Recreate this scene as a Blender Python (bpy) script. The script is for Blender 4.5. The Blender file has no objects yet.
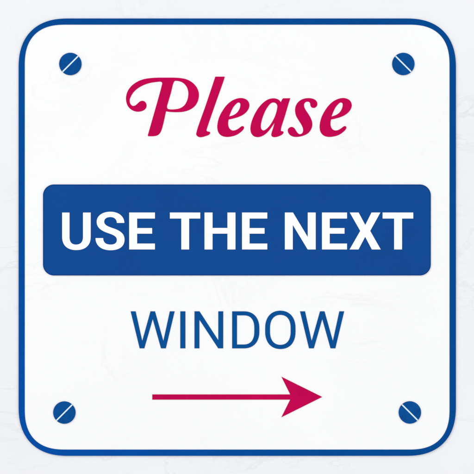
import bpy, bmesh, math

S = 0.0005                     # one picture unit = half a millimetre: the sign is about 22 cm wide
scene = bpy.context.scene
COL = scene.collection

# ------------------------------------------------------------------ camera
cam_d = bpy.data.cameras.new("camera")
cam = bpy.data.objects.new("camera", cam_d)
COL.objects.link(cam)
cam.location = (0, -1.0, 0)
cam.rotation_euler = (math.radians(90), 0, 0)
cam_d.sensor_width = 36
cam_d.lens = 36 / (474 * S)
cam_d.clip_start = 0.01
cam_d.clip_end = 50
scene.camera = cam

# ------------------------------------------------------------------ world, lamps, exposure
w = bpy.data.worlds.new("World")
scene.world = w
w.use_nodes = True
bg = w.node_tree.nodes["Background"]
bg.inputs["Color"].default_value = (0.97, 0.985, 1.0, 1)
bg.inputs["Strength"].default_value = 0.78


def softbox(name, loc, size, watts, col):
    d = bpy.data.lights.new(name, 'AREA')
    d.shape = 'RECTANGLE'
    d.size, d.size_y = size
    d.energy = watts
    d.color = col
    o = bpy.data.objects.new(name, d)
    COL.objects.link(o)
    o.location = loc
    # aim at the middle of the sign
    from mathutils import Vector
    o.rotation_euler = (-Vector(loc)).to_track_quat('-Z', 'Y').to_euler()
    return o


softbox("softbox", (-1.25, -1.25, 1.1), (1.3, 1.0), 16.0, (1.0, 0.985, 0.97))
softbox("softbox", (1.45, -1.45, -0.1), (1.2, 1.4), 9.0, (1.0, 0.99, 0.98))

scene.view_settings.view_transform = 'Standard'
scene.view_settings.look = 'None'
scene.view_settings.exposure = 0.0
scene.view_settings.gamma = 1.0
scene.render.engine = 'CYCLES'
scene.cycles.max_bounces = 6


# ------------------------------------------------------------------ materials
def lin(c):
    r = []
    for v in c:
        v /= 255
        r.append(v / 12.92 if v <= 0.04045 else ((v + 0.055) / 1.055) ** 2.4)
    return r


def new_mat(name, rough=0.45, spec=0.1):
    m = bpy.data.materials.new(name)
    m.use_nodes = True
    nt = m.node_tree
    b = nt.nodes["Principled BSDF"]
    b.inputs["Roughness"].default_value = rough
    b.inputs["Specular IOR Level"].default_value = spec
    return m, nt, b


def coords(nt, scale=(1, 1, 1), loc=(0, 0, 0)):
    tc = nt.nodes.new("ShaderNodeTexCoord")
    mp = nt.nodes.new("ShaderNodeMapping")
    mp.inputs["Scale"].default_value = scale
    mp.inputs["Location"].default_value = loc
    nt.links.new(tc.outputs["Object"], mp.inputs["Vector"])
    return mp.outputs["Vector"]


def noise(nt, vec, scale, detail=4, rough=0.5, dist=0.0):
    n = nt.nodes.new("ShaderNodeTexNoise")
    n.inputs["Scale"].default_value = scale
    n.inputs["Detail"].default_value = detail
    n.inputs["Roughness"].default_value = rough
    n.inputs["Distortion"].default_value = dist
    nt.links.new(vec, n.inputs["Vector"])
    return n.outputs["Fac"]


def ramp(nt, fac, stops):
    r = nt.nodes.new("ShaderNodeValToRGB")
    e = r.color_ramp.elements
    while len(e) < len(stops):
        e.new(0.5)
    for i, (p, c) in enumerate(stops):
        e[i].position = p
        e[i].color = (c[0], c[1], c[2], 1)
    nt.links.new(fac, r.inputs["Fac"])
    return r.outputs["Color"]


def mul(nt, a, b, fac=1.0):
    m = nt.nodes.new("ShaderNodeMix")
    m.data_type = 'RGBA'
    m.blend_type = 'MULTIPLY'
    if isinstance(fac, float):
        m.inputs[0].default_value = fac
    else:
        nt.links.new(fac, m.inputs[0])
    for s, v in ((6, a), (7, b)):
        if isinstance(v, (tuple, list)):
            m.inputs[s].default_value = (v[0], v[1], v[2], 1)
        else:
            nt.links.new(v, m.inputs[s])
    return m.outputs[2]


def bump(nt, b, fac, strength, dist=0.0001):
    n = nt.nodes.new("ShaderNodeBump")
    n.inputs["Strength"].default_value = strength
    n.inputs["Distance"].default_value = dist
    nt.links.new(fac, n.inputs["Height"])
    nt.links.new(n.outputs["Normal"], b.inputs["Normal"])


def g(v):
    return (v, v, v)


def marble(name, base, vein, cloud, loc, rough=0.4, hair=0.6):
    """pale stone: soft clouds, wandering hairline veins that come and go"""
    m, nt, b = new_mat(name, rough, 0.1)
    v = coords(nt, (1, 1, 1), loc)
    c1 = ramp(nt, noise(nt, v, 9, 5, 0.55, 0.6), [(0.32, g(1 - cloud)), (0.66, g(1))])
    rot = nt.nodes.new("ShaderNodeMapping")
    rot.inputs["Rotation"].default_value = (0, math.radians(35), 0)
    rot.inputs["Scale"].default_value = (0.55, 1, 1.3)
    nt.links.new(v, rot.inputs["Vector"])
    n1 = noise(nt, rot.outputs["Vector"], 14, 7, 0.62, 0.9)
    v1 = ramp(nt, n1, [(0.485, g(1)), (0.5, g(1 - vein)), (0.512, g(1))])
    mask = ramp(nt, noise(nt, v, 17, 2, 0.5), [(0.46, g(0)), (0.62, g(1))])
    n2 = noise(nt, rot.outputs["Vector"], 33, 6, 0.6, 1.4)
    v2 = ramp(nt, n2, [(0.49, g(1)), (0.5, g(1 - vein * hair)), (0.508, g(1))])
    mask2 = ramp(nt, noise(nt, v, 26, 2, 0.5, 0.3), [(0.5, g(0)), (0.66, g(1))])
    col = mul(nt, base, c1)
    col = mul(nt, col, v1, mask)
    col = mul(nt, col, v2, mask2)
    nt.links.new(col, b.inputs["Base Color"])
    bump(nt, b, noise(nt, v, 900, 3, 0.5), 0.10)
    return m


def enamel(name, base, mottle=0.06, rough=0.38, scale=60):
    """thin printed or painted film with slight unevenness in its ink"""
    m, nt, b = new_mat(name, rough, 0.03)
    v = coords(nt)
    a = ramp(nt, noise(nt, v, scale, 4, 0.6), [(0.3, g(1 - mottle)), (0.7, g(1))])
    k = ramp(nt, noise(nt, v, 1500, 2, 0.5), [(0.3, g(1 - mottle * 0.8)), (0.7, g(1))])
    nt.links.new(mul(nt, mul(nt, base, a), k), b.inputs["Base Color"])
    bump(nt, b, noise(nt, v, 1200, 2, 0.5), 0.12)
    return m


M_wall = marble("pale_marble_wall", (0.835, 0.842, 0.868), 0.10, 0.05, (1.3, 0.0, 2.1))
M_panel = marble("white_marble_print", (0.892, 0.892, 0.892), 0.045, 0.022, (4.2, 0.0, 7.7))
BLUE = lin((2, 76, 150))
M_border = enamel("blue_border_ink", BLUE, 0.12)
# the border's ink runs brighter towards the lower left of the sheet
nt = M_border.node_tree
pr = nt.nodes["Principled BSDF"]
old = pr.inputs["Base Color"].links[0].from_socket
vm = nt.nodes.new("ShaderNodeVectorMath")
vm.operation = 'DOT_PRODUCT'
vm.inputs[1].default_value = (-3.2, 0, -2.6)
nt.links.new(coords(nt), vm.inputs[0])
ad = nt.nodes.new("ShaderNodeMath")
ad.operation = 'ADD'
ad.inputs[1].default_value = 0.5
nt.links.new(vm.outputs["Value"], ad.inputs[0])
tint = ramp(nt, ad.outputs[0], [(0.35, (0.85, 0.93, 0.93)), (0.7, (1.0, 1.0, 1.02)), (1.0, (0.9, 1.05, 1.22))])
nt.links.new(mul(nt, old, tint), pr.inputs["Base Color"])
M_window = enamel("blue_letter_ink", lin((8, 80, 149)), 0.10)
M_screw = enamel("blue_screw_paint", lin((9, 82, 155)), 0.22, 0.3, 200)
M_slot = enamel("pale_slot_metal", (0.66, 0.80, 0.93), 0.03, 0.35)
M_crimson = enamel("crimson_letter_ink", lin((199, 4, 82)), 0.14)
M_white = enamel("white_letter_ink", (0.9, 0.9, 0.9), 0.012, 0.4)

# the banner is printed with a fine dot screen
M_banner, nt, b = new_mat("blue_banner_ink", 0.4, 0.03)
v = coords(nt)
rt = nt.nodes.new("ShaderNodeMapping")
rt.inputs["Rotation"].default_value = (0, math.radians(45), 0)
nt.links.new(v, rt.inputs["Vector"])
vo = nt.nodes.new("ShaderNodeTexVoronoi")
vo.inputs["Scale"].default_value = 1000
vo.inputs["Randomness"].default_value = 0.08
nt.links.new(rt.outputs["Vector"], vo.inputs["Vector"])
dots = ramp(nt, vo.outputs["Distance"], [(0.25, g(1.0)), (0.55, g(0.78))])
cl = ramp(nt, noise(nt, v, 30, 4, 0.6), [(0.3, g(0.93)), (0.7, g(1))])
nt.links.new(mul(nt, mul(nt, lin((19, 81, 159)), dots), cl), b.inputs["Base Color"])
bump(nt, b, noise(nt, v, 1200, 2, 0.5), 0.12)


# ------------------------------------------------------------------ outline helpers
def P2(x, y):                  # picture units -> metres on the sign's face
    return ((x - 237) * S, (237 - y) * S)


def spline_loop(txt, ox, oy, k):
    """closed loop through the points; a trailing c marks a corner"""
    raw = []
    for t in txt.split():
        c = t.endswith('c')
        x, y = t.rstrip('c').split(',')
        raw.append((ox + float(x) / k, oy + float(y) / k, c))
    n = len(raw)
    out = []
    for i in range(n):
        p1, p2 = raw[i], raw[(i + 1) % n]
        p0, p3 = raw[i - 1], raw[(i + 2) % n]
        if p1[2] and p2[2]:
            out.append(p1[:2])
            continue
        if p1[2]:
            p0 = (2 * p1[0] - p2[0], 2 * p1[1] - p2[1])
        if p2[2]:
            p3 = (2 * p2[0] - p1[0], 2 * p2[1] - p1[1])
        d = lambda a, b: max(math.hypot(a[0] - b[0], a[1] - b[1]), 1e-6) ** 0.5
        t0 = 0; t1 = t0 + d(p0, p1); t2 = t1 + d(p1, p2); t3 = t2 + d(p2, p3)
        N = 8
        for s in range(N):
            t = t1 + (t2 - t1) * s / N
            r = []
            for j in (0, 1):
                a1 = (t1 - t) / (t1 - t0) * p0[j] + (t - t0) / (t1 - t0) * p1[j]
                a2 = (t2 - t) / (t2 - t1) * p1[j] + (t - t1) / (t2 - t1) * p2[j]
                a3 = (t3 - t) / (t3 - t2) * p2[j] + (t - t2) / (t3 - t2) * p3[j]
                b1 = (t2 - t) / (t2 - t0) * a1 + (t - t0) / (t2 - t0) * a2
                b2 = (t3 - t) / (t3 - t1) * a2 + (t - t1) / (t3 - t1) * a3
                r.append((t2 - t) / (t2 - t1) * b1 + (t - t1) / (t2 - t1) * b2)
            out.append(tuple(r))
    return out


def path_loop(txt, ox, oy, k):
    """closed loop from M / L / C commands"""
    tk = txt.replace('M', ' M ').replace('L', ' L ').replace('C', ' C ').split()
    pts, i, cmd = [], 0, None
    q = lambda s: (ox + float(s.split(',')[0]) / k, oy + float(s.split(',')[1]) / k)
    while i < len(tk):
        if tk[i] in 'MLC':
            cmd = tk[i]; i += 1
        if cmd in 'ML':
            pts.append(q(tk[i])); i += 1
        else:
            a, b_, c, d = pts[-1], q(tk[i]), q(tk[i + 1]), q(tk[i + 2]); i += 3
            for s in range(1, 15):
                t = s / 14
                u = 1 - t
                pts.append(tuple(u**3 * a[j] + 3*u*u*t * b_[j] + 3*u*t*t * c[j] + t**3 * d[j] for j in (0, 1)))
    if math.hypot(pts[0][0] - pts[-1][0], pts[0][1] - pts[-1][1]) < 1e-3:
        pts.pop()
    return pts


def rrect(x0, y0, x1, y1, r, n=24, e=2.0):
    pts = []
    for cx, cy, a0 in ((x1 - r, y0 + r, -90), (x1 - r, y1 - r, 0), (x0 + r, y1 - r, 90), (x0 + r, y0 + r, 180)):
        for i in range(n + 1):
            a = math.radians(a0 + 90 * i / n)
            ca, sa = math.cos(a), math.sin(a)
            m = (abs(ca) ** e + abs(sa) ** e) ** (-1 / e)
            pts.append((cx + r * m * ca, cy + r * m * sa))
    return pts


def plate_mesh(name, loops, back, front, bev=0.00008, extra=(), thin=0.0):
    """solid plate from outline loops; back and front are heights (m) above the sign face.
    extra: further (loops, back, front, bevel) plates joined into the same mesh"""
    bm = bmesh.new()
    for lps, bk, fr, bv in ((loops, back, front, bev),) + tuple(extra):
        cu = bpy.data.curves.new("outline", 'CURVE')
        cu.dimensions = '2D'
        cu.fill_mode = 'BOTH'
        cu.extrude = (fr - bk) / 2 - bv
        cu.bevel_depth = bv
        cu.bevel_resolution = 2
        cu.offset = -bv - thin
        for lp in lps:
            sp = cu.splines.new('POLY')
            sp.points.add(len(lp) - 1)
            for p, (x, y) in zip(sp.points, lp):
                a, c = P2(x, y)
                p.co = (a, c, 0, 1)
            sp.use_cyclic_u = True
        o = bpy.data.objects.new("outline", cu)
        COL.objects.link(o)
        dg = bpy.context.evaluated_depsgraph_get()
        me = bpy.data.meshes.new_from_object(o.evaluated_get(dg))
        mid = (fr + bk) / 2
        for vt in me.vertices:
            x, y, z = vt.co
            vt.co = (x, -(z + mid), y)
        bm.from_mesh(me)
        bpy.data.objects.remove(o)
        bpy.data.curves.remove(cu)
        bpy.data.meshes.remove(me)
    bmesh.ops.remove_doubles(bm, verts=bm.verts, dist=1e-7)
    me = bpy.data.meshes.new(name)
    bm.to_mesh(me)
    bm.free()
    return me


def link(name, me, mat, parent=None, label=None):
    o = bpy.data.objects.new(name, me)
    me.materials.clear()
    me.materials.append(mat)
    COL.objects.link(o)
    if parent:
        o.parent = parent
    if label:
        o['label'] = label
    return o


# ------------------------------------------------------------------ the setting
def slab(name, x0, y0, x1, y1, yb, yf, mat, bev=0.0003):
    bm = bmesh.new()
    a, c = P2(x0, y1)
    d, e = P2(x1, y0)
    bmesh.ops.create_cube(bm, size=1)
    for vt in bm.verts:
        vt.co = (a + (vt.co.x + .5) * (d - a), yf + (vt.co.y + .5) * (yb - yf), c + (vt.co.z + .5) * (e - c))
    if bev:
        bmesh.ops.bevel(bm, geom=bm.edges[:], offset=bev, segments=3, affect='EDGES')
    me = bpy.data.meshes.new(name)
    bm.to_mesh(me); bm.free()
    return link(name, me, mat)


wall = slab("wall", -900, -900, 1374, 1374, 0.060, 0.0005, M_wall, 0)
wall['kind'] = 'structure'

# ------------------------------------------------------------------ the sign
sign = bpy.data.objects.new("counter_sign", None)
sign.empty_display_size = 0.02
COL.objects.link(sign)
sign['label'] = 'white square counter sign with rounded blue border, reading Please use the next window'
sign['category'] = 'sign'

R_OUT = 50.0
SQ = 2.4                      # corners a little squarer than a circle
panel = link("panel", plate_mesh("panel", [rrect(19.1, 19.1, 455.4, 455.3, R_OUT - .5, e=SQ)], -0.0006, 0.0, 0.00005), M_panel, sign)
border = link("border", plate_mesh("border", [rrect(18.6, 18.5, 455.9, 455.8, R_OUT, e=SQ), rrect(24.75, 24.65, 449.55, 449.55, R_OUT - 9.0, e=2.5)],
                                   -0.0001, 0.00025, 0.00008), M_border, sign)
banner = link("banner", plate_mesh("banner", [rrect(43.2, 184.6, 430.6, 275.3, 10.8)], -0.0001, 0.0004, 0.0001), M_banner, sign)

M_rim = enamel("dark_blue_outline_ink", lin((8, 62, 130)), 0.08)
link("outline", plate_mesh("outline", [rrect(43.1, 184.5, 430.7, 275.4, 10.9), rrect(44.1, 185.5, 429.7, 274.4, 9.9)],
                           -0.00008, 0.00044, 0.00004), M_rim, banner, 'thin darker blue line round the banner')

# --- Please
LB, LF = -0.0001, 0.00022
P_out = ("240,46 285,46 330,49 368,58 400,77 424,104 437,140 433,180 415,214 385,237 345,250 300,253 262,251 240,248c "
         "222,330 213,360 204,378 190,391 165,397 133,397c 131,392c 150,325 215,92 217,78 211,71 180,72 135,80 90,98 55,123 34,150 "
         "22,180 26,202 40,215 55,213 70,201 84,189 100,185 115,192 123,208 120,228 107,241 84,249 60,249 34,239 "
         "13,219 2,190 1,160 10,128 30,99 60,75 100,57 145,49 195,46")
P_in = ("293,66 318,67 342,77 362,98 372,122 374,150 368,180 351,211 325,229 292,236 262,236 250,232 246,221 254,190 270,135 284,80")
l_out = ("152,40c 208,40c 206,50 150,210 102,350 99,362 106,369 118,371 121,378 114,388 92,397 66,403 49,400 38,388 41,366 95,210")
e_out = ("350,49 380,51 402,64 412,86 410,106 396,130 370,151 340,164 312,172 288,177c 285,195 286,214 293,231 308,242 325,242 "
         "343,234 358,223 368,217 378,219 380,227 374,239 356,256 333,270 303,279 270,281 244,273 227,255 220,228 222,198 231,164 249,128 277,90 "
         "310,63")
e_in = ("291,159c 300,135 314,106 330,86 345,75 356,79 358,94 352,115 338,136 318,150")
a_out = ("232,67 262,74 279,86 288,99c 293,86 300,74 306,67c 364,66c 356,90 320,210 288,318 290,329 304,332 310,340 303,353 "
         "278,369 245,378 222,376 212,366 213,348 226,305 238,262c 215,296 188,331 160,357 127,374 95,378 70,370 52,350 44,320 46,285 "
         "58,240 80,190 112,139 150,99 190,74")
a_in = ("228,100 248,107 259,124 257,155 245,200 224,246 196,289 170,315 149,325 133,316 127,295 132,255 147,205 170,155 195,119 211,105")
s_out = ("152,49 181,53 200,66 206,84 201,99 188,107 173,105 165,95 163,82 158,73 149,70 135,73 127,84 127,100 135,118 150,141 "
         "166,168 175,195 174,221 163,245 145,263 118,275 88,281 60,279 40,268 30,251 30,236 40,225 55,222 68,229 78,244 88,258 "
         "100,265 113,261 120,249 120,232 112,211 95,184 80,158 73,131 74,105 85,80 104,62 127,52")
K9 = 474 / 59
for nm, loops in (("P", [spline_loop(P_out, 126, 70, 6), spline_loop(P_in, 126, 70, 6)]),
                  ("l", [spline_loop(l_out, 190, 70, 6)]),
                  ("e", [spline_loop(e_out, 190 - 56 / 6, 70 + 120 / 6, 6), spline_loop(e_in, 190 - 56 / 6, 70 + 120 / 6, 6)]),
                  ("a", [spline_loop(a_out, 245, 90, K9), spline_loop(a_in, 245, 90, K9)]),
                  ("s", [spline_loop(s_out, 283, 90, 6)]),
                  ("e", [spline_loop(e_out, 283, 90, 6), spline_loop(e_in, 283, 90, 6)])):
    link("letter", plate_mesh("letter", loops, LB, LF, 0.00006), M_crimson, panel, 'crimson bold italic letter ' + nm)

# --- USE THE NEXT on the banner
T, B = 212.3, 249.7


def box_E(x0, x1, st, mid):
    return [[(x0, T), (x1, T), (x1, T + 6.5), (x0 + st, T + 6.5), (x0 + st, 227.8), (mid, 227.8), (mid, 233.9),
             (x0 + st, 233.9), (x0 + st, 243.3), (x1, 243.3), (x1, B), (x0, B)]]


def box_T(x0, x1, s0, s1):
    return [[(x0, T), (x1, T), (x1, T + 6.5), (s1, T + 6.5), (s1, B), (s0, B), (s0, T + 6.5), (x0, T + 6.5)]]


U = [path_loop("M36,74 L83,74 L83,222 C83,252 96,266 121,266 C146,266 161,252 161,222 L161,74 L210,74 L210,222 "
               "C210,275 175,302 122,302 C70,302 36,275 36,222", 56, 200, 6)]
SS = [path_loop("M412,139 L364,139 C364,118 351,104 326,104 C304,104 291,115 291,130 C291,148 310,157 340,167 "
                "C390,183 413,203 413,238 C413,280 380,303 328,303 C275,303 236,277 236,227 L285,227 C285,254 300,266 328,266 "
                "C352,266 364,256 364,240 C364,221 348,212 318,202 C270,187 243,166 243,131 C243,94 278,69 326,69 C378,69 412,98 412,139",
                56, 200, 6)]
H = [[(204.3, T), (212.8, T), (212.8, 227.7), (227.2, 227.7), (227.2, T), (235.7, T), (235.7, B), (227.2, B), (227.2, 233.9),
      (212.8, 233.9), (212.8, B), (204.3, B)]]
N = [[(284.6, T), (293.1, T), (307.5, 236.2), (307.5, T), (315.9, T), (315.9, B), (307.5, B), (293.0, 225.8), (293.0, B), (284.6, B)]]
X = [[(349.3, T), (358.7, T), (365.2, 224.5), (371.3, T), (380.7, T), (370.4, 230.9), (381.1, B), (371.6, B), (365.1, 237.3),
      (358.6, B), (349.1, B), (359.9, 230.9)]]
for nm, lp in (("U", U), ("S", SS), ("E", box_E(129.0, 155.2, 8.4, 152.4)), ("T", box_T(169.7, 200.5, 181.1, 189.4)),
               ("H", H), ("E", box_E(241.8, 267.5, 8.0, 264.8)), ("N", N), ("E", box_E(321.7, 347.2, 8.2, 344.7)),
               ("X", X), ("T", box_T(382.3, 413.4, 393.8, 402.2))):
    link("letter", plate_mesh("letter", lp, 0.0003, 0.00058, 0.00005, thin=0.00011), M_white, banner, 'bold white letter ' + nm)

# --- WINDOW
T2, B2 = 311.3, 348.3


def W(x):
    # x: six top / bottom pairs
    a0, a1, b0, b1, c0, c1, d0, d1, e0, e1 = x
    return [[(a0, T2), (a1, T2), ((b0 + b1) / 2 + .25, 341.0), (c0, T2), (c1, T2), ((d0 + d1) / 2 - .05, 341.0), (e0, T2), (e1, T2),
             (d1, B2), (d0, B2), ((c0 + c1) / 2, 319.0), (b1, B2), (b0, B2)]]


o1, o2 = 126, 266
W1 = W([o1 + v_ / 6 for v_ in (28, 58, 82, 110, 147, 174, 210, 239, 263, 292)])
W2 = W([o2 + v_ / 6 for v_ in (204, 234, 258, 287, 324, 351, 387, 416, 440, 469)])
I_ = [[(180.3, T2), (185.4, T2), (185.4, B2), (180.3, B2)]]
N2 = [[(194.5, T2), (199.5, T2), (218.3, 340.2), (218.3, T2), (223.2, T2), (223.2, B2), (218.2, B2), (199.4, 319.7), (199.4, B2), (194.5, B2)]]
D2 = [path_loop("M217,68 L290,68 C345,68 380,107 380,168 L380,190 C380,252 345,290 288,290 L217,290", 196, 300, 6),
      path_loop("M246,92 L246,267 L287,267 C327,267 350,240 350,190 L350,168 C350,118 328,92 289,92", 196, 300, 6)]
O2 = [path_loop("M86,64 C141,64 177,103 177,168 L177,190 C177,256 142,294 86,294 C31,294 -5,255 -5,190 L-5,168 C-5,103 31,64 86,64", 266, 300, 6),
      path_loop("M86,89 C48,89 24,118 24,168 L24,190 C24,241 48,269 86,269 C125,269 148,241 148,190 L148,168 C148,116 124,89 86,89", 266, 300, 6)]
for nm, lp in (("W", W1), ("I", I_), ("N", N2), ("D", D2), ("O", O2), ("W", W2)):
    link("letter", plate_mesh("letter", lp, LB, LF, 0.00005), M_window, panel, 'slim blue letter ' + nm)

# --- arrow
arrow = [[(152.3, 394.4), (290.2, 394.4), (281.4, 376.7), (322.2, 396.9), (281.4, 417.2), (290.2, 399.6), (152.3, 399.6)]]
link("arrow", plate_mesh("arrow", arrow, LB, LF, 0.00005), M_crimson, sign, 'crimson arrow pointing right')


# --- screws: two raised cheeks either side of a diagonal slot, on one round base
def screw(cx, cy, ang, r=11.2, hw=0.68):
    ca, sa = math.cos(ang), math.sin(ang)
    rot = lambda u, v_: (cx + u * ca - v_ * sa, cy + u * sa + v_ * ca)
    a0 = math.asin(hw / r)
    halves = []
    for sgn in (1, -1):
        halves.append([rot(r * math.cos(a0 + (math.pi - 2 * a0) * i / 40), sgn * r * math.sin(a0 + (math.pi - 2 * a0) * i / 40)) for i in range(41)])
    disc = [rot(r * .985 * math.cos(2 * math.pi * i / 64), r * .985 * math.sin(2 * math.pi * i / 64)) for i in range(64)]
    me = plate_mesh("screw", [halves[0]], -0.0001, 0.00045, 0.0001,
                    extra=[([halves[1]], -0.0001, 0.00045, 0.0001), ([disc], -0.00015, 0.0003, 0.00003)])
    s_ = link("screw", me, M_screw, sign, 'blue screw head with a pale diagonal slot')
    L = r * 0.975
    st = [[rot(-L, -hw - .1), rot(L, -hw - .1), rot(L, hw + .1), rot(-L, hw + .1)]]
    link("slot", plate_mesh("slot", st, 0.00012, 0.00038, 0.00002), M_slot, s_)


screw(70.4, 64.0, math.radians(-45))
screw(403.3, 64.0, math.radians(45))
screw(64.4, 412.5, math.radians(-45))
screw(409.8, 412.4, math.radians(45))
